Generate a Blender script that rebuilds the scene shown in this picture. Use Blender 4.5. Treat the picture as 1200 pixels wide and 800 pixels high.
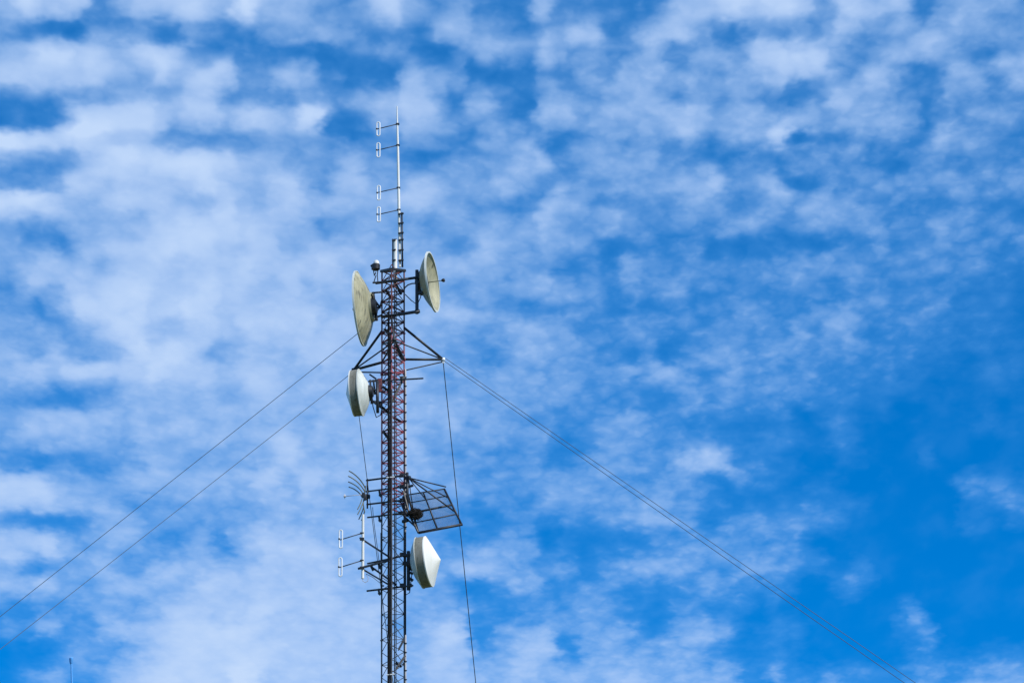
import bpy, bmesh, math, random
import numpy as np
from mathutils import Vector, Matrix
random.seed(7)
for o in list(bpy.data.objects): bpy.data.objects.remove(o)
S = bpy.context.scene
COL = S.collection

# ------------------------------------------------------------------ camera
PITCH = math.radians(19.0); ROLL = math.radians(-0.45); FPX = 6000.0
CAM = Vector((0, 0, 1.7))
Fw = Vector((0, math.cos(PITCH), math.sin(PITCH)))
R0 = Vector((1, 0, 0)); U0 = R0.cross(Fw)
Rt = R0 * math.cos(ROLL) + U0 * math.sin(ROLL)
Up = Rt.cross(Fw)
cd = bpy.data.cameras.new('camera'); cam = bpy.data.objects.new('camera', cd); COL.objects.link(cam)
cd.sensor_width = 36; cd.lens = 36 * FPX / 1200; cd.clip_start = .5; cd.clip_end = 20000
m = Matrix.Identity(4)
for i in range(3):
    m[i][0] = Rt[i]; m[i][1] = Up[i]; m[i][2] = -Fw[i]; m[i][3] = CAM[i]
cam.matrix_world = m
S.camera = cam
S.view_settings.view_transform = 'Standard'; S.view_settings.look = 'None'
S.view_settings.exposure = 0.0; S.view_settings.gamma = 1.0
S.view_settings.use_curve_mapping = False

# ------------------------------------------------------------------ sun
SUN_DIR = Vector((0.62, -0.44, 0.68)).normalized()      # towards the sun: high, to the right
sl = bpy.data.lights.new('sun', 'SUN'); sl.energy = 4.6; sl.angle = math.radians(.53); sl.color = (1.0, .95, .86)
so = bpy.data.objects.new('sun', sl); COL.objects.link(so)
so.rotation_euler = SUN_DIR.to_track_quat('Z', 'Y').to_euler()
so.location = (40, -30, 80)
SUN_EL = math.asin(SUN_DIR.z); SUN_AZ = math.atan2(SUN_DIR.x, SUN_DIR.y)

# ------------------------------------------------------------------ sky: cover of the cloud layer, 48 x 32 cells over the part of the sky ahead
A = """
69 98 70 90 43 53 84 80 83 89 62 104 62 73 62 49 47 78 89 53 46 59 32 35 21 73 31 41 27 30 30 67 73 81 100 79 95 87 51 89 77 74 67 28 64 68 60 48
52 35 17 16 56 47 51 20 31 68 18 34 43 68 65 75 58 22 41 27 74 77 54 43 44 52 68 89 39 46 73 81 69 39 29 54 52 44 49 73 45 50 52 72 74 62 69 47
67 88 112 80 89 75 96 94 91 25 72 34 36 11 34 27 36 46 63 34 15 33 56 70 53 68 51 59 57 43 76 27 50 74 53 83 93 96 89 55 45 59 76 75 53 36 37 59
85 80 82 84 85 69 45 92 54 85 97 56 56 85 70 29 27 9 12 87 63 63 -3 26 22 60 32 63 47 76 64 71 70 49 49 68 79 67 78 46 78 68 45 12 66 82 52 68
51 55 55 52 51 49 76 48 68 89 50 47 50 40 55 52 57 54 71 86 43 28 69 47 25 51 61 47 58 68 71 39 57 49 62 52 35 26 41 81 68 49 30 45 53 49 33 50
3 15 22 95 102 104 101 92 72 102 70 96 100 65 116 13 33 72 64 85 74 57 63 60 20 85 68 56 70 73 66 88 85 55 71 67 59 95 65 66 70 68 71 37 55 45 67 51
113 92 88 93 93 73 84 51 41 46 46 44 57 60 56 43 33 37 36 70 44 42 56 60 69 35 32 55 62 32 63 35 58 50 69 56 87 15 39 34 59 59 45 59 75 59 37 42
62 36 39 52 81 104 96 102 103 99 89 74 71 59 54 52 80 69 36 32 30 52 47 56 59 79 39 73 53 61 51 54 29 19 34 41 10 79 52 58 46 10 37 46 26 43 48 42
35 43 48 86 81 75 78 78 77 104 83 69 61 94 69 34 97 36 66 74 79 57 57 70 80 38 47 48 71 59 56 79 64 88 53 58 61 6 46 30 43 46 52 45 59 48 51 56
110 113 88 68 68 85 85 84 69 66 81 73 67 87 72 78 67 78 66 87 66 57 41 43 33 62 74 64 35 37 47 42 69 41 41 45 68 48 67 67 39 26 45 25 37 48 36 22
52 53 56 62 57 73 50 77 98 98 96 76 90 70 66 39 57 54 65 46 43 57 59 56 59 69 56 46 83 62 42 37 50 53 66 60 37 52 59 46 64 49 38 52 56 40 59 41
54 59 29 60 71 91 85 97 94 94 80 80 86 54 70 71 74 59 58 54 64 36 71 70 55 70 51 61 20 30 48 29 40 18 30 24 25 24 17 44 24 51 38 43 32 45 40 42
59 71 102 64 70 64 85 77 79 77 84 80 86 84 82 82 64 70 76 65 75 70 70 55 59 45 20 48 26 68 48 32 54 35 42 41 63 60 58 46 65 40 42 37 45 41 45 26
38 85 47 84 77 100 95 81 73 98 78 87 61 86 64 67 69 71 67 73 57 42 61 40 62 76 67 45 41 48 45 59 43 36 32 39 43 53 29 34 43 36 30 34 41 28 28 10
58 25 56 87 99 84 90 79 100 94 78 84 81 80 86 74 65 71 69 70 72 70 55 51 34 29 47 51 10 47 26 41 42 35 47 50 42 37 49 64 43 53 25 48 39 17 25 18
61 65 49 50 66 96 96 57 66 82 86 84 87 82 83 82 86 64 72 72 48 67 51 73 69 70 63 41 42 46 54 52 30 42 42 55 24 61 37 76 26 36 34 47 23 36 30 14
67 44 69 51 46 63 92 93 98 73 54 71 69 72 82 82 59 70 66 66 79 52 42 20 63 59 52 44 39 24 39 4 50 52 50 44 56 40 45 38 49 36 35 32 40 15 30 26
66 100 64 95 92 91 76 102 78 88 67 88 85 70 71 64 67 70 72 68 53 67 43 65 55 55 55 51 50 73 60 83 35 39 51 42 35 48 29 38 20 35 28 8 19 8 29 15
49 33 32 31 31 40 67 61 68 70 62 69 84 68 72 73 68 66 64 75 53 60 60 58 65 56 60 61 29 31 13 28 66 48 41 53 39 56 43 29 18 21 6 8 11 12 4 8
60 73 70 67 71 71 71 70 59 71 72 68 65 68 59 66 73 69 66 67 73 72 52 64 39 48 34 39 45 61 53 31 35 40 23 32 44 -14 29 29 8 13 -6 7 6 8 27 -1
55 78 72 72 76 48 71 68 73 68 67 77 63 86 68 74 70 68 66 68 49 53 60 64 38 76 25 37 57 53 47 20 47 25 29 23 33 23 0 55 -2 -10 12 -8 0 2 9 -5
42 19 40 49 34 50 49 77 45 59 61 52 68 82 64 71 67 67 62 66 59 42 50 30 53 35 23 55 53 62 41 57 73 87 51 30 21 10 -15 18 2 12 -22 37 -25 -19 3 1
89 88 69 50 42 60 75 69 71 65 70 65 89 61 88 63 76 64 65 70 52 56 50 46 41 59 48 56 49 43 38 57 63 1 58 38 22 9 27 9 -17 5 -19 -20 23 63 23 21
85 84 93 74 79 48 46 47 59 55 62 40 74 63 67 74 55 51 54 60 60 43 33 60 31 61 61 57 55 49 73 49 37 50 -1 25 11 31 26 31 11 0 -23 -24 -27 18 35 37
47 33 21 23 55 66 56 46 46 53 59 62 66 66 68 70 66 73 57 49 52 47 30 11 49 11 42 38 38 57 66 50 41 18 46 53 28 50 36 22 -12 -25 -27 -35 12 24 2 30
90 91 103 56 51 74 55 34 39 66 17 71 85 83 84 59 69 72 58 47 49 29 33 56 62 11 22 4 21 8 22 37 51 65 35 33 54 39 -3 -3 -12 -33 -30 -34 -7 -12 -11 -35
65 30 55 51 76 49 45 87 73 63 75 66 80 82 77 86 62 75 51 60 58 73 93 62 48 55 55 19 50 58 69 64 50 34 47 68 44 41 34 2 36 -24 -7 -35 -10 -35 -35 -35
71 71 76 55 59 70 68 70 62 82 83 82 74 80 79 83 64 69 67 51 61 35 17 40 77 39 28 44 43 31 29 29 51 57 37 22 52 -6 -2 42 49 -12 -15 -35 -35 -35 -35 -35
33 28 45 44 54 47 57 63 82 78 72 71 107 78 77 75 87 82 65 54 46 57 44 24 24 44 44 49 66 7 25 32 46 30 30 -12 12 0 -3 -11 -10 -20 60 -4 -13 -23 -17 -18
40 46 67 22 65 75 69 79 92 92 95 96 73 82 87 81 76 83 62 57 89 91 23 54 57 78 41 52 55 64 11 35 61 65 24 25 26 33 -6 -2 -3 -17 36 56 -17 -7 -8 -6
-3 -2 13 62 48 42 62 76 93 89 88 88 103 81 83 80 79 87 69 71 76 81 43 53 79 80 28 55 67 49 53 69 58 30 9 12 26 11 -12 -12 -11 -11 -1 44 3 10 22 21
9 38 58 38 39 65 78 96 88 93 88 115 74 82 81 79 79 79 63 66 76 77 67 63 73 61 74 67 58 82 67 58 55 68 59 23 55 23 46 36 30 21 41 46 37 55 62 51
"""
G = np.zeros((32, 48))
for k, line in enumerate(A.strip().split('\n')):
    G[k] = [int(q) for q in line.split()]
G /= 100
def gsample(px, py):                      # bilinear in the cell grid
    x = min(max(px/25.0 - .5, 0), 46.999); y = min(max(py/25.0 - .5, 0), 30.999)
    i = int(x); j = int(y); a = x-i; b = y-j
    return (G[j, i]*(1-a)+G[j, i+1]*a)*(1-b) + (G[j+1, i]*(1-a)+G[j+1, i+1]*a)*b
AZ1 = math.radians(6.4); EL0 = math.radians(19.0); EL1 = math.radians(4.1)
NU, NV = 65, 49
M = np.zeros((NV, NU))
for j in range(NV):
    for i in range(NU):
        az = AZ1*(i/(NU-1)*2-1); el = EL0 + EL1*(j/(NV-1)*2-1)
        d = Vector((math.sin(az)*math.cos(el), math.cos(az)*math.cos(el), math.sin(el)))
        z = d.dot(Fw); M[j, i] = gsample(600+FPX*d.dot(Rt)/z, 400-FPX*d.dot(Up)/z)
MEAN = float(M.mean()); M -= MEAN
Us, Ss, Vs = np.linalg.svd(M, full_matrices=False)
RANK = 27

W = bpy.data.worlds.new('World'); S.world = W; W.use_nodes = True
nt = W.node_tree; nt.nodes.clear(); L = nt.links.new
def N(t, **k):
    n = nt.nodes.new(t)
    for a, b in k.items(): setattr(n, a, b)
    return n
def mth(op, a, b=None, c=None, clamp=False):
    n = N('ShaderNodeMath', operation=op); n.use_clamp = clamp
    for i, v in enumerate((a, b, c)):
        if v is None: continue
        if isinstance(v, (int, float)): n.inputs[i].default_value = v
        else: L(v, n.inputs[i])
    return n.outputs[0]
def vm(op, a, b=None):
    n = N('ShaderNodeVectorMath', operation=op)
    for i, v in enumerate((a, b)):
        if v is None: continue
        if isinstance(v, tuple): n.inputs[i].default_value = v
        else: L(v, n.inputs[i])
    return n
def maprange(v, a, b, c, d, smooth=False):
    n = N('ShaderNodeMapRange'); n.interpolation_type = 'SMOOTHSTEP' if smooth else 'LINEAR'
    L(v, n.inputs[0])
    for i, q in enumerate((a, b, c, d)): n.inputs[i+1].default_value = q
    return n.outputs[0]
def noise(vec, scale, det=3, rough=.5, lac=2.0, dist=0.0):
    n = N('ShaderNodeTexNoise'); n.noise_dimensions = '3D'
    L(vec, n.inputs['Vector']); n.inputs['Scale'].default_value = scale
    n.inputs['Detail'].default_value = det; n.inputs['Roughness'].default_value = rough
    n.inputs['Lacunarity'].default_value = lac; n.inputs['Distortion'].default_value = dist
    return n
tc = N('ShaderNodeTexCoord'); sep = N('ShaderNodeSeparateXYZ')
nrm = vm('NORMALIZE', tc.outputs['Generated']); L(nrm.outputs[0], sep.inputs[0])
dx, dy, dz = sep.outputs
az = mth('ARCTAN2', dx, dy); el = mth('ARCSINE', dz)
# position on the cloud layer overhead (a plane at unit height)
zz = mth('MAXIMUM', mth('ADD', dz, .02), .03)
cx = mth('DIVIDE', dx, zz); cy = mth('MULTIPLY', mth('DIVIDE', dy, zz), .55)
cp = N('ShaderNodeCombineXYZ'); L(cx, cp.inputs[0]); L(cy, cp.inputs[1]); cpv = cp.outputs[0]
w1 = noise(cpv, 42, 2); w2 = noise(cpv, 110, 2, .5)
def chan(n, i):
    s = N('ShaderNodeSeparateColor'); L(n.outputs['Color'], s.inputs[0]); return mth('SUBTRACT', s.outputs[i], .5)
PXR = 1/FPX
az_w = mth('MULTIPLY_ADD', chan(w1, 0), 34*PXR, mth('MULTIPLY_ADD', chan(w2, 0), 22*PXR, az))
el_w = mth('MULTIPLY_ADD', chan(w1, 1), 17*PXR, mth('MULTIPLY_ADD', chan(w2, 1), 13*PXR, el))
u = mth('DIVIDE', az_w, AZ1); v = mth('DIVIDE', mth('SUBTRACT', el_w, EL0), EL1)
cu = N('ShaderNodeCombineXYZ'); cv = N('ShaderNodeCombineXYZ')
for i in range(3): L(u, cu.inputs[i]); L(v, cv.inputs[i])
def vcurve(src, arrs):
    n = N('ShaderNodeVectorCurve'); mp = n.mapping; mp.use_clip = False
    for c, arr in enumerate(arrs):
        cvv = mp.curves[c]; K = len(arr)
        cvv.points[0].location = (-1, float(arr[0])); cvv.points[1].location = (1, float(arr[-1]))
        for i in range(1, K-1): cvv.points.new(-1+2*i/(K-1), float(arr[i]))
    mp.update(); L(src, n.inputs['Vector']); return n.outputs[0]
tot = None
for k in range(0, RANK, 3):
    ua = []; va = []
    for q in range(k, k+3):
        a = Vs[q]; b = Us[:, q]*Ss[q]
        g = math.sqrt(np.abs(a).max()*np.abs(b).max()); f = g/np.abs(a).max()
        a = a*f; b = b/f
        ua.append(a/2); va.append(b/2)
    d = vm('DOT_PRODUCT', vcurve(cu.outputs[0], ua), vcurve(cv.outputs[0], va)).outputs['Value']
    tot = d if tot is None else mth('ADD', tot, d)
cover = mth('MULTIPLY_ADD', tot, 4.0, MEAN)
# outside the charted piece the layer is plain broken altocumulus
inside = mth('MULTIPLY', maprange(mth('ABSOLUTE', u), .96, 1.25, 1, 0, True), maprange(mth('ABSOLUTE', v), .96, 1.35, 1, 0, True))
inside = mth('MULTIPLY', inside, mth('GREATER_THAN', dy, 0.0))
far_n = noise(cpv, 9, 6, .62)
plain = maprange(far_n.outputs['Fac'], .32, .66, .1, .95)
mx = N('ShaderNodeMix'); L(inside, mx.inputs[0]); L(plain, mx.inputs[2]); L(cover, mx.inputs[3])
cover = mx.outputs[0]
# puffs and wisps
p1 = noise(cpv, 75, 3, .48, dist=.3); p2 = noise(cpv, 300, 2, .5)
vor = N('ShaderNodeTexVoronoi'); vor.feature = 'SMOOTH_F1'; vor.inputs['Scale'].default_value = 78; vor.inputs['Smoothness'].default_value = .35
vw = vm('ADD', cpv, vm('SCALE', w2.outputs['Color']).outputs[0]); vw.inputs[1].default_value = (0, 0, 0)
sc = vm('SCALE', w2.outputs['Color']); sc.inputs['Scale'].default_value = .012; L(sc.outputs[0], vw.inputs[1]); L(vw.outputs[0], vor.inputs['Vector'])
vor2 = N('ShaderNodeTexVoronoi'); vor2.feature = 'SMOOTH_F1'; vor2.inputs['Scale'].default_value = 185; vor2.inputs['Smoothness'].default_value = .35; L(vw.outputs[0], vor2.inputs['Vector'])
det = mth('ADD', mth('MULTIPLY', mth('SUBTRACT', p1.outputs['Fac'], .5), .34),
          mth('ADD', mth('MULTIPLY', mth('SUBTRACT', p2.outputs['Fac'], .5), .03), mth('ADD', mth('MULTIPLY', mth('SUBTRACT', .40, vor.outputs['Distance']), .42), mth('MULTIPLY', mth('SUBTRACT', .40, vor2.outputs['Distance']), .15))))
amp = maprange(mth('ABSOLUTE', mth('SUBTRACT', cover, .45)), .1, .5, 1.0, .35)
amp = mth('MULTIPLY', amp, maprange(az, -.09, .05, .38, .52))
t = mth('MULTIPLY_ADD', det, amp, cover, clamp=True)
# thin high veil between the puffs
vs_ = vm('MULTIPLY', cpv); vs_.inputs[1].default_value = (1.0, .6, 1.0)
veil = maprange(noise(vs_.outputs[0], 38, 3, .45).outputs['Fac'], .38, .72, .0, .15, True)
t = mth('ADD', t, mth('MULTIPLY', veil, mth('SUBTRACT', 1.0, t)), clamp=True)
sky = N('ShaderNodeTexSky'); sky.sky_type = 'NISHITA'; sky.sun_disc = False
sky.sun_elevation = SUN_EL; sky.sun_rotation = SUN_AZ; sky.altitude = 0; sky.air_density = 1.0; sky.dust_density = 0.3; sky.ozone_density = 2.0
tint = vm('MULTIPLY', sky.outputs[0]); tint.inputs[1].default_value = (0.0, .70, 1.46)
# the clear blue deepens with height above the horizon
tint2 = vm('SCALE', tint.outputs[0]); L(maprange(el, math.radians(14.8), math.radians(21.5), 1.05, .90), tint2.inputs['Scale'])
ramp = N('ShaderNodeValToRGB'); e = ramp.color_ramp.elements
K = 1.0
e[0].position = 0; e[0].color = (.10, .42, .93, 1); e[1].position = 1; e[1].color = (.54, .70, .97, 1)
for q_, c_ in ((.33, (.15, .46, .96, 1)), (.55, (.31, .56, .96, 1)), (.78, (.45, .64, .97, 1))):
    x = ramp.color_ramp.elements.new(q_); x.color = c_
opac = N('ShaderNodeFloatCurve'); oc = opac.mapping.curves[0]
for q_, c_ in ((.11, .05), (.33, .22), (.55, .50), (.78, .80)): oc.points.new(q_, c_)
opac.mapping.update(); L(t, opac.inputs['Value'])
L(t, ramp.inputs[0])
crv = vm('SCALE', ramp.outputs[0]); crv.inputs['Scale'].default_value = 10.0
mix = N('ShaderNodeMix', data_type='RGBA'); L(opac.outputs[0], mix.inputs[0]); L(tint2.outputs[0], mix.inputs[6]); L(crv.outputs[0], mix.inputs[7])
bg = N('ShaderNodeBackground'); bg.inputs['Strength'].default_value = .1; L(mix.outputs[2], bg.inputs['Color'])
wo = N('ShaderNodeOutputWorld'); L(bg.outputs[0], wo.inputs[0])

# ------------------------------------------------------------------ helpers
MPP = 0.02                                # metres per photograph pixel at the mast
def ray(px, py): return (Fw*FPX + Rt*(px-600) - Up*(py-400)).normalized()
Y0 = 120*math.cos(PITCH)
def at(px, py, dy=0.0):                   # the point dy metres behind the mast axis seen at this pixel
    r = ray(px, py); return CAM + r*((Y0+dy)/r.y)
def proj(p):
    d = Vector(p)-CAM; z = d.dot(Fw); return (600+FPX*d.dot(Rt)/z, 400-FPX*d.dot(Up)/z)
T = at(460, 470); T.z = 0
def zat(py):                              # height on the mast axis that shows at this row
    lo, hi = 0.0, 70.0
    for _ in range(50):
        mid = (lo+hi)/2
        if proj((T.x, T.y, mid))[1] > py: lo = mid
        else: hi = mid
    return lo

class MB:
    def __init__(s): s.v = []; s.f = []; s.sm = []
    def add(s, vs, fs, smooth=True):
        b = len(s.v); s.v += [tuple(q) for q in vs]; s.f += [tuple(i+b for i in f) for f in fs]; s.sm += [smooth]*len(fs); return s
    def tube(s, pts, r, n=8, cap=True):
        pts = [Vector(p) for p in pts]
        if isinstance(r, (int, float)): r = [r]*len(pts)
        vs = []; fs = []; prev = None
        for i, p in enumerate(pts):
            a = pts[max(i-1, 0)]; b = pts[min(i+1, len(pts)-1)]; d = (b-a).normalized()
            if prev is None:
                h = Vector((0, 0, 1)) if abs(d.z) < .9 else Vector((1, 0, 0)); x = d.cross(h).normalized()
            else: x = (prev - d*prev.dot(d)).normalized()
            prev = x; y = d.cross(x)
            for k in range(n):
                g = 2*math.pi*k/n; vs.append(p + (x*math.cos(g)+y*math.sin(g))*r[i])
        for i in range(len(pts)-1):
            for k in range(n): fs.append((i*n+k, i*n+(k+1) % n, (i+1)*n+(k+1) % n, (i+1)*n+k))
        s.add(vs, fs, n > 4)
        if cap:
            b = len(s.v)-len(vs); s.f += [tuple(b+k for k in reversed(range(n))), tuple(b+(len(pts)-1)*n+k for k in range(n))]; s.sm += [False, False]
        return s
    def bar(s, a, b, w, h=None):          # rectangular bar / angle iron between two points
        h = h or w; a = Vector(a); b = Vector(b); d = (b-a).normalized()
        up = Vector((0, 0, 1)) if abs(d.z) < .95 else Vector((0, 1, 0))
        x = d.cross(up).normalized(); y = x.cross(d); c = .12*min(w, h); vs = []
        prof = [(-w/2+c, -h/2), (w/2-c, -h/2), (w/2, -h/2+c), (w/2, h/2-c), (w/2-c, h/2), (-w/2+c, h/2), (-w/2, h/2-c), (-w/2, -h/2+c)]
        for p in (a, b): vs += [p+x*i+y*j for i, j in prof]
        fs = [(k, (k+1) % 8, 8+(k+1) % 8, 8+k) for k in range(8)]+[tuple(reversed(range(8))), tuple(range(8, 16))]
        return s.add(vs, fs, False)
    def angle(s, a, b, w, t=.006):        # L-profile
        a = Vector(a); b = Vector(b); d = (b-a).normalized()
        up = Vector((0, 0, 1)) if abs(d.z) < .95 else Vector((0, 1, 0))
        x = d.cross(up).normalized(); y = x.cross(d)
        prof = [(0, 0), (w, 0), (w, t), (t, t), (t, w), (0, w)]; vs = []
        for p in (a, b): vs += [p+x*(i-w/3)+y*(j-w/3) for i, j in prof]
        return s.add(vs, [(k, (k+1) % 6, 6+(k+1) % 6, 6+k) for k in range(6)]+[tuple(reversed(range(6))), tuple(range(6, 12))], False)
    def lathe(s, o, axis, prof, n=48):    # prof: (distance along axis, radius); closed when first==last
        o = Vector(o); ax = Vector(axis).normalized(); h = Vector((0, 0, 1)) if abs(ax.z) < .9 else Vector((1, 0, 0))
        x = ax.cross(h).normalized(); y = ax.cross(x); vs = []; fs = []
        for d, r in prof:
            r = max(r, 1e-4)
            for k in range(n):
                g = 2*math.pi*k/n; vs.append(o+ax*d+(x*math.cos(g)+y*math.sin(g))*r)
        for i in range(len(prof)-1):
            for k in range(n): fs.append((i*n+k, i*n+(k+1) % n, (i+1)*n+(k+1) % n, (i+1)*n+k))
        return s.add(vs, fs, True)
    def build(s, name, mat, parent=None, sharp=35):
        me = bpy.data.meshes.new(name)
        org = Vector(parent['org']) if parent is not None else (Vector(s.v[0]) if s.v else Vector())
        me.from_pydata([tuple(Vector(q)-org) for q in s.v], [], s.f); me.update()
        me.polygons.foreach_set('use_smooth', s.sm)
        bm = bmesh.new(); bm.from_mesh(me); bmesh.ops.recalc_face_normals(bm, faces=bm.faces)
        lim = math.radians(sharp)
        for ed in bm.edges:
            if len(ed.link_faces) == 2 and ed.calc_face_angle(0) > lim: ed.smooth = False
        bm.to_mesh(me); bm.free()
        me.materials.append(mat); o = bpy.data.objects.new(name, me); COL.objects.link(o)
        o['org'] = tuple(org)
        if parent is not None: o.parent = parent
        else: o.location = org
        return o
def thing(name, label, cat, loc, group=None):
    o = bpy.data.objects.new(name, None); COL.objects.link(o); o.location = loc; o['org'] = tuple(loc)
    o.empty_display_size = .2
    return tag(o, label, cat, group)
def tag(o, label, cat, group=None):
    o['label'] = label; o['category'] = cat
    if group: o['group'] = group
    return o

# ------------------------------------------------------------------ materials
def mat(name, c1, c2=None, rough=.5, metal=0.0, scale=8.0, streak=False, bump=.0, spec=.5, lo=.35, hi=.7, dirt=None):
    mm = bpy.data.materials.new(name); mm.use_nodes = True; n = mm.node_tree; b = n.nodes['Principled BSDF']; k = n.links.new
    c2 = c2 or tuple(q*.7 for q in c1)
    tcn = n.nodes.new('ShaderNodeTexCoord'); mp = n.nodes.new('ShaderNodeMapping'); k(tcn.outputs['Object'], mp.inputs[0])
    if streak: mp.inputs['Scale'].default_value = (1, 1, .22)
    no = n.nodes.new('ShaderNodeTexNoise'); no.inputs['Scale'].default_value = scale; no.inputs['Detail'].default_value = 6; no.inputs['Roughness'].default_value = .65
    k(mp.outputs[0], no.inputs['Vector'])
    r = n.nodes.new('ShaderNodeValToRGB'); r.color_ramp.elements[0].position = lo; r.color_ramp.elements[1].position = hi
    r.color_ramp.elements[0].color = (*c2, 1); r.color_ramp.elements[1].color = (*c1, 1); k(no.outputs['Fac'], r.inputs[0])
    out = r.outputs[0]
    if dirt:
        n2 = n.nodes.new('ShaderNodeTexNoise'); n2.inputs['Scale'].default_value = scale*2.7; n2.inputs['Detail'].default_value = 5; k(mp.outputs[0], n2.inputs['Vector'])
        mr = n.nodes.new('ShaderNodeMapRange'); mr.inputs[1].default_value = .54; mr.inputs[2].default_value = .70; k(n2.outputs['Fac'], mr.inputs[0])
        mi = n.nodes.new('ShaderNodeMix'); mi.data_type = 'RGBA'; k(mr.outputs[0], mi.inputs[0]); k(out, mi.inputs[6]); mi.inputs[7].default_value = (*dirt, 1); out = mi.outputs[2]
    k(out, b.inputs['Base Color'])
    b.inputs['Metallic'].default_value = metal; b.inputs['Specular IOR Level'].default_value = spec
    rr = n.nodes.new('ShaderNodeMapRange'); rr.inputs[3].default_value = rough-.12; rr.inputs[4].default_value = min(1, rough+.15); k(no.outputs['Fac'], rr.inputs[0]); k(rr.outputs[0], b.inputs['Roughness'])
    if bump:
        bp = n.nodes.new('ShaderNodeBump'); bp.inputs['Strength'].default_value = bump; bp.inputs['Distance'].default_value = .01; k(no.outputs['Fac'], bp.inputs['Height']); k(bp.outputs[0], b.inputs['Normal'])
    return mm
M_MAROON = mat('faded_maroon_paint', (.20, .028, .034), (.04, .012, .018), .6, scale=20, dirt=(.20, .14, .15))
M_RED = mat('aviation_red_paint', (.38, .045, .07), (.14, .03, .05), .55, scale=14, dirt=(.36, .26, .30))
M_PINK = mat('sun_bleached_red_paint', (.40, .13, .17), (.17, .04, .06), .6, scale=12, dirt=(.12, .06, .07))
M_GALV = mat('weathered_galvanised_steel', (.075, .085, .10), (.022, .026, .032), .45, .2, scale=18, dirt=(.20, .22, .25))
M_DARK = mat('dark_painted_steel', (.020, .024, .032), (.009, .011, .015), .5, .0, scale=20)
M_STEEL = mat('dull_bracket_steel', (.035, .045, .06), (.014, .018, .026), .45, .2, scale=20)
M_CABLE = mat('black_cable_jacket', (.012, .014, .018), (.007, .008, .010), .8, scale=30, spec=.15)
M_LCABLE = mat('pale_cable_jacket', (.66, .64, .63), (.30, .28, .30), .55, scale=20, streak=True)
M_WHITE = mat('white_fibreglass', (.80, .80, .77), (.66, .66, .62), .4, scale=5, streak=True)
M_RAD = mat('white_radome_fabric', (.80, .80, .76), (.66, .65, .58), .5, scale=4, streak=True, bump=.08, dirt=(.72, .71, .66))
M_SHROUD = mat('grimy_shroud_paint', (.28, .27, .22), (.15, .145, .11), .55, scale=5, streak=True, dirt=(.11, .10, .07))
M_DISH = mat('weathered_cream_dish_paint', (.50, .47, .31), (.25, .245, .16), .5, scale=4.5, streak=True, dirt=(.13, .125, .09))
M_DISHW = mat('pale_dish_back_paint', (.68, .70, .66), (.46, .49, .45), .5, scale=5, streak=True, dirt=(.54, .56, .50))
M_ALU = mat('bare_aluminium', (.82, .84, .85), (.70, .72, .74), .35, .0, scale=10)
M_OLIVE = mat('greenish_weathered_rod', (.15, .17, .12), (.05, .06, .045), .5, .2, scale=14)
M_WIRE = mat('galvanised_wire_rope', (.075, .09, .125), (.055, .07, .095), .6, .1, scale=5)
M_MESH = mat('grey_mesh_wire', (.16, .15, .20), (.10, .10, .14), .6, scale=6)
M_TWIG = mat('dry_nest_twigs', (.035, .025, .018), (.012, .009, .008), .9, scale=30)
M_BLACK = mat('black_housing', (.02, .02, .022), (.012, .012, .013), .4, scale=20)
M_HAZY = mat('haze_tinted_pole', (.08, .34, .78), (.07, .31, .72), .7, scale=2)  # distance haze put into the base colour of the far pole

# ------------------------------------------------------------------ ground
g = MB()
Rg = 9000; nseg = 48; vs = [Vector((0, 0, 0))]; fs = []
radii = [60, 200, 800, 3000, Rg]
for r in radii:
    for k in range(nseg): vs.append(Vector((r*math.cos(2*math.pi*k/nseg), r*math.sin(2*math.pi*k/nseg), 0)))
for k in range(nseg): fs.append((0, 1+k, 1+(k+1) % nseg))
for i in range(len(radii)-1):
    for k in range(nseg): fs.append((1+i*nseg+k, 1+(i+1)*nseg+k, 1+(i+1)*nseg+(k+1) % nseg, 1+i*nseg+(k+1) % nseg))
g.add(vs, fs)
go = g.build('ground', mat('dry_grass', (.10, .12, .045), (.06, .075, .03), .95, scale=.15, bump=.2)); go['kind'] = 'structure'

# ------------------------------------------------------------------ the lattice mast
RL = .302; ANG = [math.radians(a) for a in (27, 147, -93)]
def leg_xy(i, r=RL): return T.x+r*math.cos(ANG[i]), T.y+r*math.sin(ANG[i])
def leg(i, py, r=RL):                     # point on leg i showing at row py
    x, y = leg_xy(i, r); z = zat(py); p = Vector((x, y, z))
    for _ in range(6): p.z += (proj(p)[1]-py)*MPP/math.cos(PITCH)
    return p
ZTOP = leg(1, 318).z
mast = thing('lattice_mast', 'tall slim three-legged lattice mast, red at the top and grey below, carrying every antenna', 'mast', (T.x, T.y, 0))
SEC = [(ZTOP-1.55, ZTOP, M_MAROON, 'x', 'dark maroon top section of the mast'),
       (ZTOP-3.25, ZTOP-1.55, M_PINK, 'x', 'faded pink section of the mast at the guy struts'),
       (ZTOP-6.0, ZTOP-3.25, M_RED, 'x', 'red painted section of the mast')]
zb = ZTOP-6.0; alt = 0
while zb > 0.05:
    z0 = max(0, zb-3.0); SEC.append((z0, zb, M_GALV, 'z', None)); zb = z0
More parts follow.
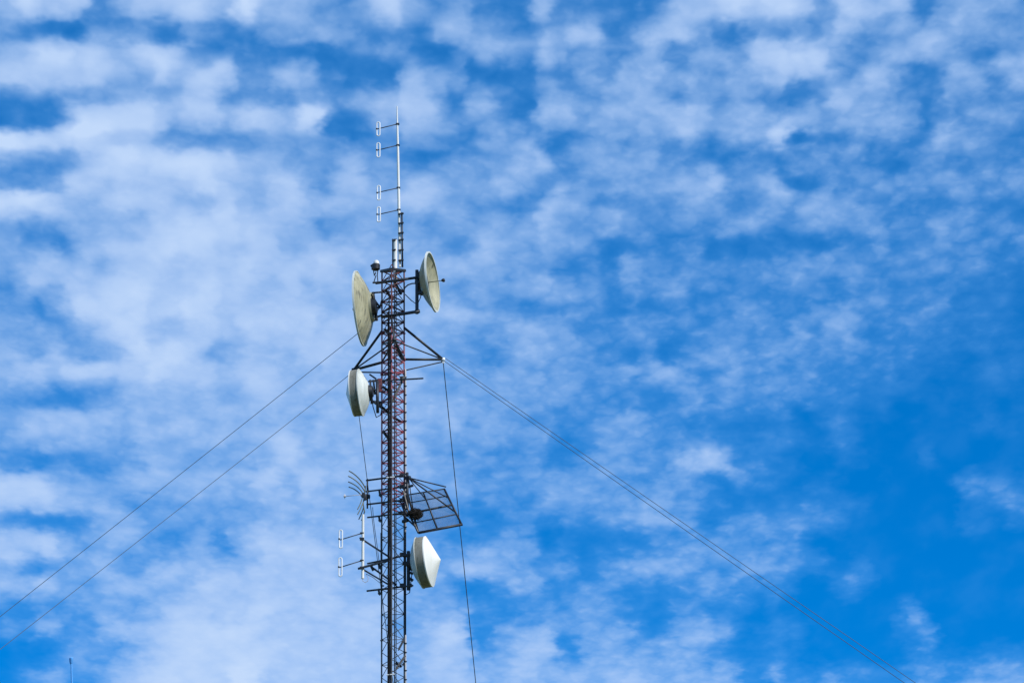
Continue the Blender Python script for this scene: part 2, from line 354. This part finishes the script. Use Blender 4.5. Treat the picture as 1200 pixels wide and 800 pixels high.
for z0, z1, mt, kind, lab in SEC:
    br = MB(); n = max(1, round((z1-z0)/(.31 if kind == 'z' else .26))); h = (z1-z0)/n
    bw = .0085 if kind == 'z' else (.0105 if z1 > ZTOP-2 else .0085)
    for i in range(3):
        a = Vector((*leg_xy(i), 0)); b = Vector((*leg_xy((i+1) % 3), 0))
        for k in range(n):
            za = z0+k*h; zc = za+h
            p, q = (a, b) if k % 2 else (b, a)
            br.tube([(p.x, p.y, za), (q.x, q.y, zc)], bw, 6)
            if kind == 'x':
                br.tube([(q.x, q.y, za), (p.x, p.y, zc)], bw, 6); br.angle((p.x, p.y, za), (q.x, q.y, za), .026)
            elif k % 2 == 0: br.tube([(p.x, p.y, za), (q.x, q.y, za)], .0075, 6)
    sec = br.build('mast_section', mt, mast)
    if lab: sec['label'] = lab
    for i in range(3):
        x, y = leg_xy(i); zt = z1-(.13 if z1 == ZTOP and i == 2 else 0)
        MB().tube([(x, y, z0), (x, y, zt-.025), (x, y, zt-.025), (x, y, zt)], [.0185, .0185, .034, .034], 8).build('leg', mt, sec)
# cap
c = MB()
CZ = [ZTOP+.01, ZTOP+.01, ZTOP-.12]
for i in range(3): c.bar(Vector((*leg_xy(i, .33), CZ[i])), Vector((*leg_xy((i+1) % 3, .33), CZ[(i+1) % 3])), .05, .06)
c.build('cap_plate', M_DARK, mast)
# cable bundle up the near leg, ladder rail, conduit on the right leg
nx, ny = leg_xy(2); rx, ry = leg_xy(0)
zc1 = zat(372)
cb = MB()
for k, (ox, oy, r, zt) in enumerate([(-.078, -.03, .012, zc1), (-.050, -.038, .012, zc1+.5), (-.030, -.035, .009, zc1-.6), (-.080, .02, .010, zc1-2.2), (-.062, .0, .011, zc1+.3), (.070, .02, .013, zc1+.6), (.10, .22, .011, zc1+1.1), (-.02, .25, .012, zc1-.3)]):
    pts = []
    z = 0
    while z < zt:
        pts.append((nx+ox+random.uniform(-.004, .004), ny+oy+random.uniform(-.004, .004), z)); z += .5
    pts.append((nx+ox, ny+oy, zt)); cb.tube(pts, r, 7)
cb = cb.build('cable_bundle', M_CABLE, mast)
lc = MB(); pts = [(nx+.012+random.uniform(-.003, .003), ny-.035, z*.5) for z in range(int((zc1-.9)*2))]; lc.tube(pts, .011, 7); lc.build('pale_cable', mat('grey_cable_jacket', (.20, .20, .20), (.08, .08, .085), .6, scale=9, streak=True), mast)
z = zc1-.5
while z > 20:
    MB().bar((nx-.115, ny-.03, z), (nx+.075, ny-.03, z+.02), .03, .022).build('cable_clamp', M_ALU if int(z*7) % 3 == 0 else M_DARK, cb); z -= 1.18
for a, b in ((431, 622), (742, 800), ):
    z1 = zat(a); z0 = zat(b) if b < 800 else 15.0; cdm = MB(); pts = []; z = z0
    while z < z1: pts.append((rx+.030+random.uniform(-.004, .004), ry-.05, z)); z += .3
    pts.append((rx+.03, ry-.02, z1)); cdm.tube(pts, .019, 8); cdo = cdm.build('conduit', M_LCABLE, mast)
    z = z1-.2
    while z > z0: MB().tube([(rx-.01, ry-.05, z), (rx+.06, ry-.075, z-.012)], .013, 6).build('cable_tie', M_DARK, cdo); z -= .215
dc = MB(); dc.tube([(rx+.03, ry-.03, zat(742)), (rx+.032, ry-.03, zat(620))], .014, 7).build('conduit', M_CABLE, mast)
# stiff brackets across the inside of the mast
for a, b in (((474, 441), (460, 471)), ((447.5, 477), (456, 485)), ((448.5, 505), (456, 515)), ((461, 489), (469, 494)), ((448, 453), (456, 459)), ((462, 404), (471, 421)), ((450, 385), (461, 398)), ((462, 330), (470, 345)), ((452, 340), (460, 352)),
             ((475, 768), (464, 784)), ((474, 748), (467, 761)), ((463, 776), (470, 781))):
    MB().angle(at(*a, -.1), at(*b, -.22), .05, .01).build('cable_bracket', M_DARK, mast)

# ------------------------------------------------------------------ star mount with the guy struts
TIPS = {'l': at(414.5, 433.5, .66), 'r': at(519.5, 421.2, .55), 'n': at(462, 398, -1.2)}
star = thing('guy_strut_frame', 'dark star-shaped strut frame holding the guys out on both sides of the red mast', 'strut frame', (T.x, T.y, zat(437)))
def strut(a, b, r, mt=M_DARK): MB().tube([a, b], r, 10).build('strut', mt, star)
tl, tr, tn = TIPS['l'], TIPS['r'], TIPS['n']
strut(leg(1, 388), tl, .030); strut(leg(1, 424.5), tl, .032); strut(leg(2, 402), tl, .018); strut(leg(0, 437), tl+Vector((.08, 0, -.05)), .017)
strut(leg(0, 384), tr, .030); strut(leg(0, 421), tr, .028); strut(leg(2, 398), tr, .016); strut(leg(1, 440), tr+Vector((-.03, 0, -.06)), .015)
strut(leg(2, 372), tn, .022); strut(leg(0, 421), tn, .024); strut(leg(1, 404), tn, .018); strut(leg(1, 424), tn, .016)
for i, py in ((0, 421), (1, 438), (2, 436), (0, 437)):
    p = leg(i, py); MB().tube([p-Vector((0, 0, .035)), p+Vector((0, 0, .035))], .036, 10).build('collar', M_RED, star)
for p, mt in ((tl, M_DARK), (tr, M_ALU), (tn, M_DARK)):
    e = MB(); e.tube([p-Vector((.05, 0, .0)), p+Vector((.04, 0, 0))], .045, 10); e.bar(p+Vector((0, 0, .05)), p-Vector((0, 0, .09)), .05, .03)
    e.build('end_fitting', mt, star)
rg = MB()
for i in range(3): rg.angle(leg(i, 437), leg((i+1) % 3, 437), .04, .008)
rg.build('ring_frame', M_RED, star)

# ------------------------------------------------------------------ guy wires down to their ground anchors
def anchor(p, px, py, rad):               # ground point, at least rad metres from the mast, whose wire from p passes the pixel
    n = (p-CAM).cross(ray(px, py)).normalized()
    while rad < 110:
        best = None
        for k in range(3600):
            a = 2*math.pi*k/3600; q = Vector((T.x+rad*math.cos(a), T.y+rad*math.sin(a), .1))
            if (q-CAM).dot(Fw) < 1: continue
            e = abs((q-CAM).dot(n)); pr = proj(q)
            if (pr[1]-proj(p)[1])*(py-proj(p)[1]) < 0 or (pr[0]-proj(p)[0])*(px-proj(p)[0]) < 0: continue
            if best is None or e < best[0]: best = (e, q)
        if best and best[0] < .06: break
        rad += 2
    return best[1]
def guy(p, px, py, rad, label, r=.0072, sag=.35, near=True):
    q = anchor(p, px, py, rad); pts = []
    for k in range(41):
        s = k/40; w = p.lerp(q, s); w.z -= 4*sag*s*(1-s)*.5; pts.append(w)
    o = MB().tube(pts, r, 6).build('guy_wire', M_WIRE); tag(o, label, 'wire', 'guy wires staying the mast'); return o
guy(tl+Vector((-.02, 0, -.05)), 0, 755, 42, 'lower guy wire of the two slanting to the left edge, from the left strut tip')
guy(leg(1, 369)-Vector((.02, 0, 0)), 0, 717, 42, 'upper guy wire of the two slanting to the left edge, behind the large left dish')
guy(tr+Vector((.05, 0, .03)), 1082, 800, 42, 'upper of the close pair of guy wires slanting down right across the sky')
guy(tr+Vector((.04, 0, -.05)), 1070, 800, 42, 'lower of the close pair of guy wires slanting down right across the sky')
guy(tr+Vector((0, 0, -.09)), 558, 800, 42, 'thin guy wire dropping steeply from the right strut tip past the mesh panel', r=.010)
guy(tl+Vector((0, 0, -.09)), 443, 659, 42, 'thin guy wire dropping behind the lower left drum antenna towards the mast', r=.008)

# ------------------------------------------------------------------ top pipes
def clampband(parent, x0, x1, py, dy, mt=M_DARK):
    a = at(x0, py+.5, dy); b = at(x1, py-.5, dy); MB().bar(a, b, .05, .032).build('clamp', mt, parent)
pm = thing('pipe_mount', 'short white pipe with dark side rail clamped on top of the maroon mast', 'pipe', at(463, 316))
MB().tube([at(463, 336, -.02), at(463.2, 281.5, -.02)], .049, 16).build('pipe', M_WHITE, pm)
MB().tube([at(460.3, 316, -.02), at(460.3, 280, -.02)], .016, 8).build('rail', M_DARK, pm)
for py in (281.5, 293, 305): clampband(pm, 459.3, 463.8, py, -.07)
MB().tube([at(463.2, 281.8, -.02), at(463.2, 280.6, -.02)], .047, 16).build('pipe_cap', M_DARK, pm)

def dipole_antenna(name, label, pole_pts, pole_r, items, sub_dy=0.0, light=M_ALU, base=None):
    th = thing(name, label, 'antenna', base if base else pole_pts[0])
    MB().tube(pole_pts, pole_r, 12).build('pole', M_WHITE, th)
    for (ax, ay, bx, by, y0, y1) in items:
        p = at(ax, ay, sub_dy); q = at(bx, by, sub_dy-.12)
        bo = MB().tube([p, q], .012, 8).build('boom', M_DARK, th)
        MB().bar(p+Vector((-.04, 0, 0)), p+Vector((.045, 0, 0)), .07, .035).build('clamp', M_DARK, bo)
        hz = (y1-y0)*.5*MPP/math.cos(PITCH); w = .036; cz = at(bx+1.8, (y0+y1)/2, sub_dy-.12)
        pts = []
        for k in range(9): a = math.pi*k/8; pts.append(cz+Vector((w*math.cos(a), 0, hz-w+w*math.sin(a))))
        for k in range(9): a = math.pi+math.pi*k/8; pts.append(cz+Vector((w*math.cos(a), 0, -hz+w+w*math.sin(a))))
        # open loop with the feed gap on the boom side
        pts = pts[9:]+pts[:9]
        lp = MB().tube([cz+Vector((-w, 0, -.02))]+pts[1:]+[cz+Vector((-w, 0, .02))], .015, 8).build('folded_dipole', light, bo)
        MB().tube([cz+Vector((-w-.02, 0, 0)), cz+Vector((-w+.02, 0, 0))], .022, 8).build('feed_block', M_DARK, lp)
    return th
pp = [at(468.7, 313, .03), at(468.2, 281, .03), at(467.4, 240, .03), at(466.4, 180, .03), at(465.7, 150, .03), at(465.2, 124.5, .03)]
da = dipole_antenna('dipole_antenna', 'tall white whip pole with four folded dipoles standing on the mast top', pp, [.032, .033, .034, .029, .023, .011],
    [(465.8, 145.5, 441.5, 151.5, 143, 159.5), (466.2, 170.3, 441.5, 176.3, 167.5, 184.5), (466.8, 220.2, 442, 225.8, 217.5, 234.5), (467.2, 246, 442, 251.7, 242.5, 260)], .03)
MB().tube([at(471.7, 313, 0), at(470.9, 249, 0)], .020, 8).build('rail', M_DARK, da)
for py in (250.5, 261.5, 273, 281, 293, 305): clampband(da, 466.6, 473, py, -.03)

# ------------------------------------------------------------------ dishes
def caxis(x, y, tow): return (Rt*x+Up*y-Fw*tow).normalized()
def dish(label, cpix, dy, diam, axis, depth, feed, hubr):
    c = at(*cpix, dy); R = diam/2; th = thing('parabolic_dish', label, 'dish', c-axis*depth)
    prof = []; n = 14; t_ = .012
    for k in range(n+1): r = R*k/n; prof.append((-depth+depth*(r/R)**2, r))
    outer = [(d-t_-.006, r+.004) for d, r in reversed(prof)]
    inner = MB().lathe(c, axis, prof+outer, 64)
    inner.build('reflector', M_DISH, th)
    MB().lathe(c, axis, [(-.03, R+.002), (-.03, R+.022), (.012, R+.022), (.012, R-.012), (-.002, R-.012), (-.03, R+.002)], 64).build('rim', M_DISHW, th)
    hb = MB().lathe(c, axis, [(-depth-.10, 0), (-depth-.10, hubr), (-depth+.04, hubr*1.05), (-depth+.04+depth*(hubr*1.3/R)**2-.03, hubr*1.3), (-depth-.005, hubr*1.3), (-depth-.03, hubr*.8)], 32).build('hub', M_DARK, th)
    fa = MB().tube([c-axis*(depth-.01), c+axis*feed], .011, 8).build('feed_arm', M_OLIVE, th)
    MB().lathe(c+axis*feed, axis, [(-.07, 0), (-.07, .018), (-.03, .045), (0, .045), (.015, .03), (.02, 0)], 20).build('feed_horn', M_DARK, fa)
    return th, c
axC = caxis(-.985, -.112, -.13); axD = caxis(.975, .135, .175)
dC, cC = dish('large weathered cream dish near the top of the mast, facing left', (421.5, 361.5), -.05, 1.75, axC, .30, .15, .17)
dD, cD = dish('cream dish with long feed rod near the top of the mast, facing right', (507.0, 330.2), -.12, 1.40, axD, .29, .28, .16)
# stiffening ring + mount of the left dish
rv = MB().lathe(cC, axC, [(-.285, .30), (-.315, .31), (-.325, .34), (-.265, .36), (-.255, .34), (-.285, .30)], 48).build('back_ring', M_DISH, dC)
mb = MB()
b0 = cC-axC*.40
mb.tube([at(437.0, 342.5, .0), at(441.5, 375.5, .0)], .036, 10)
mb.bar(at(438, 343, .0), at(448, 342.3, .05), .035); mb.bar(at(441, 362, 0), at(447, 357, .05), .05); mb.bar(at(438, 350, 0), at(446, 361, .05), .035)
mb.bar(at(440.5, 372, 0), at(448, 369, .05), .045); mb.tube([b0, cC-axC*.30], .10, 16)
mb.build('mount_bracket', M_DARK, dC)
cbq = MB(); cbq.tube([at(438, 352, -.1), at(440.5, 366, -.12), at(444, 362, -.1), at(447, 352, -.05)], .012, 6); cbq.build('feeder_cable', M_CABLE, dC)
# outrigger frame carrying the right dish
fr = thing('dish_outrigger', 'dark pipe outrigger with upright that holds the right-facing upper dish', 'bracket', at(470, 366))
MB().tube([at(440, 331.8, -.25), at(490, 325.0, -.40)], .032, 10).build('boom', M_STEEL, fr)
MB().tube([at(446.5, 371.5, -.25), at(492, 364.6, -.40)], .037, 10).build('boom', M_STEEL, fr)
MB().tube([at(488.6, 316.5, -.36), at(488.6, 367.5, -.36)], .040, 12).build('upright', M_STEEL, fr)
MB().tube([at(473, 341, -.2), at(474.5, 337, -.25), at(478, 333.8, -.3), at(483, 332.2, -.34), at(488, 332, -.36)], .016, 8).build('bent_brace', M_STEEL, fr)
for q in ((492, 325, .10), (492, 343.5, .08), (489, 365, .08), (488.6, 331, .07)):
    MB().bar(at(q[0]-2.5, q[1], -.36), at(q[0]+2.5, q[1]-.4, -.36), q[2], q[2]).build('clamp', M_DARK, fr)
mb = MB(); mb.bar(at(489, 326, -.3), at(495, 328.5, -.15), .06); mb.bar(at(489, 343.5, -.3), at(497, 345, -.15), .05); mb.bar(at(491.5, 322, -.25), at(494, 346, -.2), .06); mb.lathe(cD, axD, [(-.36, 0), (-.36, .22), (-.20, .36), (-.17, .36), (-.2, 0)], 32)
mb.build('mount_bracket', M_DARK, dD)

def drum(label, cpix, dy, diam, axis, length, cone, bowl):
    c = at(*cpix, dy); R = diam/2; th = thing('drum_antenna', label, 'antenna', c)   # c = centre of the back edge of the shroud
    MB().lathe(c, axis, [(0, R-.012), (0, R), (length*.5, R+.002), (length, R), (length, R-.012), (0, R-.012)], 64).build('shroud', M_SHROUD, th)
    prof = []
    for k in range(9): s = k/8; prof.append((length+.006+cone*(1-s)**1.06, R*s*1.006))
    prof = prof+[(length-.02, R*1.008), (length-.02, R*1.0)]
    MB().lathe(c, axis, prof, 64).build('radome', M_RAD, th)
    bp = [(-bowl, 0.0)]
    for k in range(1, 9): s = k/8; bp.append((-bowl*(1-s*s), (R-.005)*s))
    MB().lathe(c, axis, bp+[(.002, R+.015), (.022, R+.015), (.022, R-.002)], 64).build('reflector', M_DISHW, th)
    MB().lathe(c, axis, [(-bowl-.07, 0), (-bowl-.07, .13), (-bowl+.05, .17), (-bowl+.05, 0)], 24).build('hub', M_DARK, th)
    return th, c
axG = caxis(-.985, -.10, -.12); axJ = caxis(.975, .16, .16)
dG, cG = drum('white drum antenna with pointed radome facing left, just under the left strut tip', (423.6, 459.8), -.62, 1.08, axG, .21, .15, .20)
dJ, cJ = drum('white drum antenna with cone radome facing right, below the mesh panel', (491.6, 659.3), -.1, 1.18, axJ, .23, .27, .20)
mb = MB()
for a, b, r in (((433.8, 445, -.5), (435.3, 473, -.5), .022), ((437.5, 445, -.45), (439.5, 462, -.45), .022), ((442, 446, -.5), (442.6, 483.5, -.5), .036)): mb.tube([at(*a), at(*b)], r, 8)
for a, b, w in (((432, 446.8, -.5), (447, 444.5, 0), .035), ((434, 468, -.5), (448, 478, 0), .045), ((433, 438.5, 0), (441, 444, 0), .035), ((434.5, 456, -.5), (443, 457, -.5), .03), ((435, 470, -.5), (447, 471, 0), .04)): mb.bar(at(*a), at(*b), w)
mb.build('mount_bracket', M_STEEL, dG)
MB().bar(at(445, 444, -.2), at(445.3, 459, -.2), .11, .09).build('clamp', M_MAROON, dG)
MB().bar(at(442.5, 474.5, -.02), at(447.8, 473.5, -.02), .11, .10).build('clamp', M_DARK, dG)
mb = MB(); mb.tube([at(478.6, 645.5, -.1), at(478.6, 691, -.1)], .040, 12)
for a, b, w in (((473, 651, 0), (480, 650, -.1), .07), ((473, 659, -.05), (481, 662, -.1), .10), ((478, 676, -.1), (484, 680, -.1), .06), ((477, 686, -.1), (483, 685.5, -.1), .07), ((479, 655, -.1), (484, 654, -.1), .06), ((479, 670, -.1), (484, 672, -.1), .05)): mb.bar(at(*a), at(*b), w)
mb.build('mount_bracket', M_DARK, dJ)

# ------------------------------------------------------------------ warning light on its bracket
wl = thing('warning_light', 'small dark obstruction light with pale lens beside the mast top, left', 'lamp', at(440, 331, -.25))
MB().lathe(at(440.2, 317, -.25), (0, 0, 1), [(0, 0), (0, .05), (.03, .10), (.14, .105), (.16, .08), (.16, 0)], 20).build('housing', M_BLACK, wl)
MB().lathe(at(441.0, 309.3, -.25), (0, 0, 1), [(0, .07), (.03, .07), (.07, .055), (.09, .03), (.1, 0)], 20).build('lens', M_WHITE, wl)
mb = MB()
for a, b in (((437.5, 316, -.25), (438.7, 323, -.25)), ((443, 316, -.25), (442, 323, -.25)), ((438.7, 323, -.25), (440.5, 319, -.25)), ((440.5, 323, -.25), (438, 331, -.25)), ((442, 322, -.25), (443, 331, -.25))): mb.bar(at(*a), at(*b), .022)
mb.bar(at(436.5, 331.3, -.25), at(444, 330.8, -.25), .05, .03); mb.build('bracket', M_DARK, wl)
MB().bar(at(435.5, 310.5, -.25), at(437.5, 314, -.25), .07).build('sensor', M_BLACK, wl)

# ------------------------------------------------------------------ cross arms
def cross_arm(label, a, b, w, clampx=None, mt=M_DARK):
    th = thing('cross_arm', label, 'cross arm', at(*a), 'steel cross arms bolted to the mast')
    MB().bar(at(*a), at(*b), w, w*.9).build('bar', mt, th)
    if clampx:
        x, y = clampx; k = MB(); k.bar(at(x-.5, y-3, -.1), at(x+.4, y+2, -.1), .05); k.bar(at(x-.3, y+1.6, -.1), at(x+2, y+3.6, -.1), .07, .06); k.build('clamp', M_DARK, th)
    p = at(473, b[1], -.05); MB().bar(p+Vector((-.09, 0, .0)), p+Vector((.04, 0, .01)), .08, .08).build('clamp', M_DARK, th)
    return th
cross_arm('thin cross arm behind the left drum antenna, its end sticking out right of the mast', (434, 446.8, .1), (496, 443.2, -.35), .034)
cross_arm('topmost of the four short cross arms beside the curved grid antenna', (429.3, 562.7, .2), (473, 557, -.35), .04)
cross_arm('second from top of the four cross arms by the curved grid antenna, clamp hanging', (428.8, 575.8, .2), (474, 570.0, -.35), .034, (445, 577.5))
cross_arm('third from the top of the four cross arms, level with the mesh panel middle', (429.8, 590.8, .2), (472, 585.8, -.35), .038)
cross_arm('lowest of the four cross arms near the nest, with a hanging clamp', (430.5, 606.0, .2), (472, 601, -.35), .034, (444.5, 607))
cross_arm('cross arm ending behind the right drum antenna, with a hanging clamp', (430.5, 660, .2), (479, 649.5, -.4), .036, (444.5, 662))
cross_arm('lowest cross arm of the mast, running under the right drum antenna', (430, 692, .2), (484, 685.6, -.4), .04, (444, 692.5))

# ------------------------------------------------------------------ curved grid antenna
ga = thing('grid_antenna', 'small curved-rod grid antenna facing left on the side of the mast', 'antenna', at(427, 582))
ups = [(409, 551.5), (408, 557.5), (408, 564.2), (408.8, 570.3)]; dns = [(419.0, 596.5), (419.0, 602.5), (420.3, 608.5), (423.5, 609.5)]; lows = [(424.3, 584), (425.6, 588), (426.4, 593), (427.2, 598)]
mids = [(428.0, 571.5), (427.2, 575.2), (426, 579), (424.6, 583)]
for k in range(4):
    d0 = -.35+.22*k; a = Vector(ups[k]+(0,)); m_ = Vector(mids[k]+(0,)); b = Vector(dns[k]+(0,)); pts = []
    for s in range(9):
        f = s/8; c_ = a.lerp(m_, .5)+Vector((3.5, -3.0, 0)); q = a*(1-f)**2+c_*2*f*(1-f)+m_*f*f; pts.append(at(q.x, q.y, d0*(1-.7*f)))
    MB().tube(pts, .0135, 7).build('rod', M_OLIVE, ga); pts = []
    m_ = Vector(lows[k]+(0,))
    for s in range(7):
        f = s/6; c_ = m_.lerp(b, .5)+Vector((1.2, -.6, 0)); q = m_*(1-f)**2+c_*2*f*(1-f)+b*f*f; pts.append(at(q.x, q.y, d0*(.3+.7*f)))
    MB().tube(pts, .0125, 7).build('rod', M_OLIVE, ga)
MB().tube([at(428.5, 569, 0), at(427.5, 577, 0), at(425.5, 590, 0), at(427.3, 600, 0)], .014, 8).build('spine', M_OLIVE, ga)
fa = MB().tube([at(427, 579, -.02), at(404.5, 581.2, -.05)], .008, 8).build('feed_arm', M_LCABLE, ga)
MB().lathe(at(404.5, 581.2, -.05), (-1, 0, -.05), [(-.02, 0), (-.02, .022), (.03, .026), (.04, 0)], 14).build('feed_horn', M_LCABLE, fa)
MB().tube([at(404, 578.5, -.05), at(404, 584, -.05)], .009, 6).build('feed_dipole', M_LCABLE, fa)
k = MB(); k.bar(at(424.5, 580.5, 0), at(433, 581.8, .1), .07, .09); k.bar(at(425.5, 577.5, 0), at(428.5, 585.5, 0), .08, .07); k.build('clamp', M_DARK, ga)
MB().tube([at(430.5, 561, .15), at(430.5, 595.5, .15)], .019, 8).build('mount_pipe', M_DARK, ga)

# ------------------------------------------------------------------ lower dipole antenna on its arms
pp = [at(425.0, 677.5, -.15), at(425.2, 650, -.15), at(425.4, 602.5, -.15)]
lo = dipole_antenna('dipole_antenna', 'short white pole with two folded dipoles hung out left of the mast', pp, [.034, .034, .030],
    [(424, 624.5, 397.5, 632.5, 621, 641.5), (424, 656.5, 397, 664.8, 653.5, 674.5)], -.15)
MB().tube([at(424.6, 677, -.15), at(425, 680, -.15), at(428, 682, -.15), at(431, 680.5, -.15), at(431.5, 676.5, -.15), at(429, 672, -.1), at(437, 676, 0), at(447, 684, 0)], .0075, 6).build('feeder_cable', M_LCABLE, lo)
sf = thing('stand_off_arms', 'set of dark slanting arms holding the short white dipole pole off the mast', 'bracket', at(456, 660))
for a, b, w in (((421.6, 629.8, -.1), (456.5, 652.5, -.2), .040), ((419.5, 666, -.15), (456, 656, -.25), .045), ((426.5, 667.5, -.1), (459.5, 687, -.25), .036), ((435.5, 664, 0), (464.5, 685, -.2), .045)):
    MB().bar(at(*a), at(*b), w).build('arm', M_STEEL, sf)
for q in ((424.5, 631.2), (424.5, 665)): MB().bar(at(q[0]-2.8, q[1], -.18), at(q[0]+2.2, q[1], -.18), .07, .06).build('clamp', M_DARK, sf)
MB().bar(at(434.5, 662, 0), at(437.5, 668, 0), .06).build('clamp', M_DARK, sf)

# loose cables
for nm, pts in (((dD), [(494, 333, -.2), (493, 348, -.3), (489, 357, -.35), (482, 352, -.3), (475, 345, -.1)]), ((dG), [(436, 461, -.5), (437, 476, -.45), (441, 489, -.35), (446, 486, -.1), (448, 476, 0)]),
                ((dJ), [(481, 661, -.1), (482.5, 674, -.3), (480, 694, -.3), (475, 697, -.2), (472, 688, -.1)])):
    MB().tube([at(*q) for q in pts], .011, 7).build('feeder_cable', M_CABLE, nm)
lw = MB(); lw.tube([at(436.7, 594, .3), at(437.5, 606, .3), at(439.5, 622, .3), at(441.5, 636, .3), at(443.5, 652, .25), at(445, 664, .2)], .008, 6)
tag(lw.build('loose_cable', M_WIRE), 'thin loose cable hanging left of the mast between the cross arms', 'cable')
lr = thing('side_rod', 'thin upright rod close to the left leg above the lowest cross arm', 'rod', at(446.5, 690, 0))
MB().tube([at(446.4, 694, .12), at(446.3, 624, .12)], .011, 6).build('rod', M_DARK, lr)
k = MB(); k.bar(at(446.4, 628, .12), at(452, 630, .0), .02); k.bar(at(446.4, 686, .12), at(450, 686, .1), .03); k.build('clip', M_DARK, lr)

# ------------------------------------------------------------------ mesh panel
mp_ = thing('mesh_panel', 'tilted framed wire mesh panel held out right of the mast by stays', 'panel', at(478, 600))
TLc, TRc, BRc, BLc = at(478, 579.5, .0), at(520.7, 572.6, .10), at(541, 614.3, -.25), at(490.3, 624, -.35)
def pan(s, t_): return (TLc*(1-s)+TRc*s)*(1-t_)+(BLc*(1-s)+BRc*s)*t_
nrmP = (TRc-TLc).cross(BLc-TLc).normalized()
f = MB()
f.tube([TLc, TRc], .016, 8); f.tube([TRc, BRc], .024, 8); f.tube([BRc+(BRc-BLc)*.02, BLc], .032, 8); f.tube([BLc, TLc], .026, 8); f.build('frame', M_DARK, mp_)
MB().tube([pan(.42, 0), pan(.44, 1)], .020, 8).build('divider', M_DARK, mp_)
for t_, r in ((.21, .013), (.47, .024), (.73, .015)): MB().tube([pan(0, t_), pan(1.0, t_-.02)], r, 8).build('divider', M_DARK, mp_)
ms = MB(); n1, n2 = 36, 40
for k in range(1, n1): ms.tube([pan(k/n1, 0)+nrmP*.02, pan(k/n1, 1)+nrmP*.02], .0028, 4, cap=False)
for k in range(1, n2): ms.tube([pan(0, k/n2)+nrmP*.026, pan(1, k/n2)+nrmP*.026], .0028, 4, cap=False)
ms.build('wire_mesh', M_MESH, mp_)
ap = at(478.7, 559.5, -.25)
for q, r in (((522.6, 570.2, .1), .016), (pan(1, .66), .018), (pan(1, .26), .014), (pan(.02, .45), .012), (pan(.42, .2), .012)):
    MB().tube([ap, at(*q) if isinstance(q, tuple) else q], r, 8).build('stay', M_DARK, mp_)
MB().tube([at(477.2, 553.5, -.2), at(477.6, 597, -.2)], .034, 10).build('upright', M_STEEL, mp_)
MB().tube([at(472.5, 575, -.2), at(480, 603, -.3), BLc], .024, 8).build('upright', M_DARK, mp_)
for a, b, w in (((474.5, 560, -.15), (480.5, 559, -.25), .07), ((472, 572, -.15), (484, 568.5, -.25), .05), ((472.5, 584, -.15), (478, 582, -.2), .10), ((472, 592, -.15), (477, 604, -.3), .06), ((473, 604, -.2), (487, 617, -.35), .035), ((472, 611, -.2), (478, 609, -.3), .07)): MB().bar(at(*a), at(*b), w).build('bracket', M_DARK, mp_)

# ------------------------------------------------------------------ bird nest
nc = at(486.5, 602, -.34); nb = MB()
for k in range(900):
    a = random.uniform(0, 2*math.pi); b = random.uniform(-1, 1); rr = random.random()**.35
    e = Vector((math.cos(a)*math.sqrt(1-b*b)*.185, math.sin(a)*math.sqrt(1-b*b)*.17, b*.125))*rr
    tdir = Vector((-math.sin(a), math.cos(a), random.uniform(-.45, .45)))+Vector((random.gauss(0, .45), random.gauss(0, .45), random.gauss(0, .2)))
    tdir.normalize(); Ln = random.uniform(.05, .15); p = nc+e
    nb.tube([p-tdir*Ln*.5, p+Vector((random.uniform(-.01, .01), 0, random.uniform(-.01, .012))), p+tdir*Ln*.5], [.0035, .005, .002], 4, cap=False)
for k in range(16):
    a = random.uniform(0, 2*math.pi); p = nc+Vector((math.cos(a)*.12, math.sin(a)*.12, -.06)); nb.tube([p, p+Vector((random.uniform(-.09, .12), random.uniform(-.1, .1), random.uniform(-.17, -.06)))], [.004, .002], 4, cap=False)
tag(nb.build('bird_nest', M_TWIG), 'dark round twig nest lodged where the mesh panel meets the mast', 'nest')

# ------------------------------------------------------------------ far pole just showing at the bottom left
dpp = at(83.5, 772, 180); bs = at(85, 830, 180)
dp = thing('distant_pole', 'faint haze-tinted pole tip far away at the bottom left corner', 'pole', (bs.x, bs.y, 0))
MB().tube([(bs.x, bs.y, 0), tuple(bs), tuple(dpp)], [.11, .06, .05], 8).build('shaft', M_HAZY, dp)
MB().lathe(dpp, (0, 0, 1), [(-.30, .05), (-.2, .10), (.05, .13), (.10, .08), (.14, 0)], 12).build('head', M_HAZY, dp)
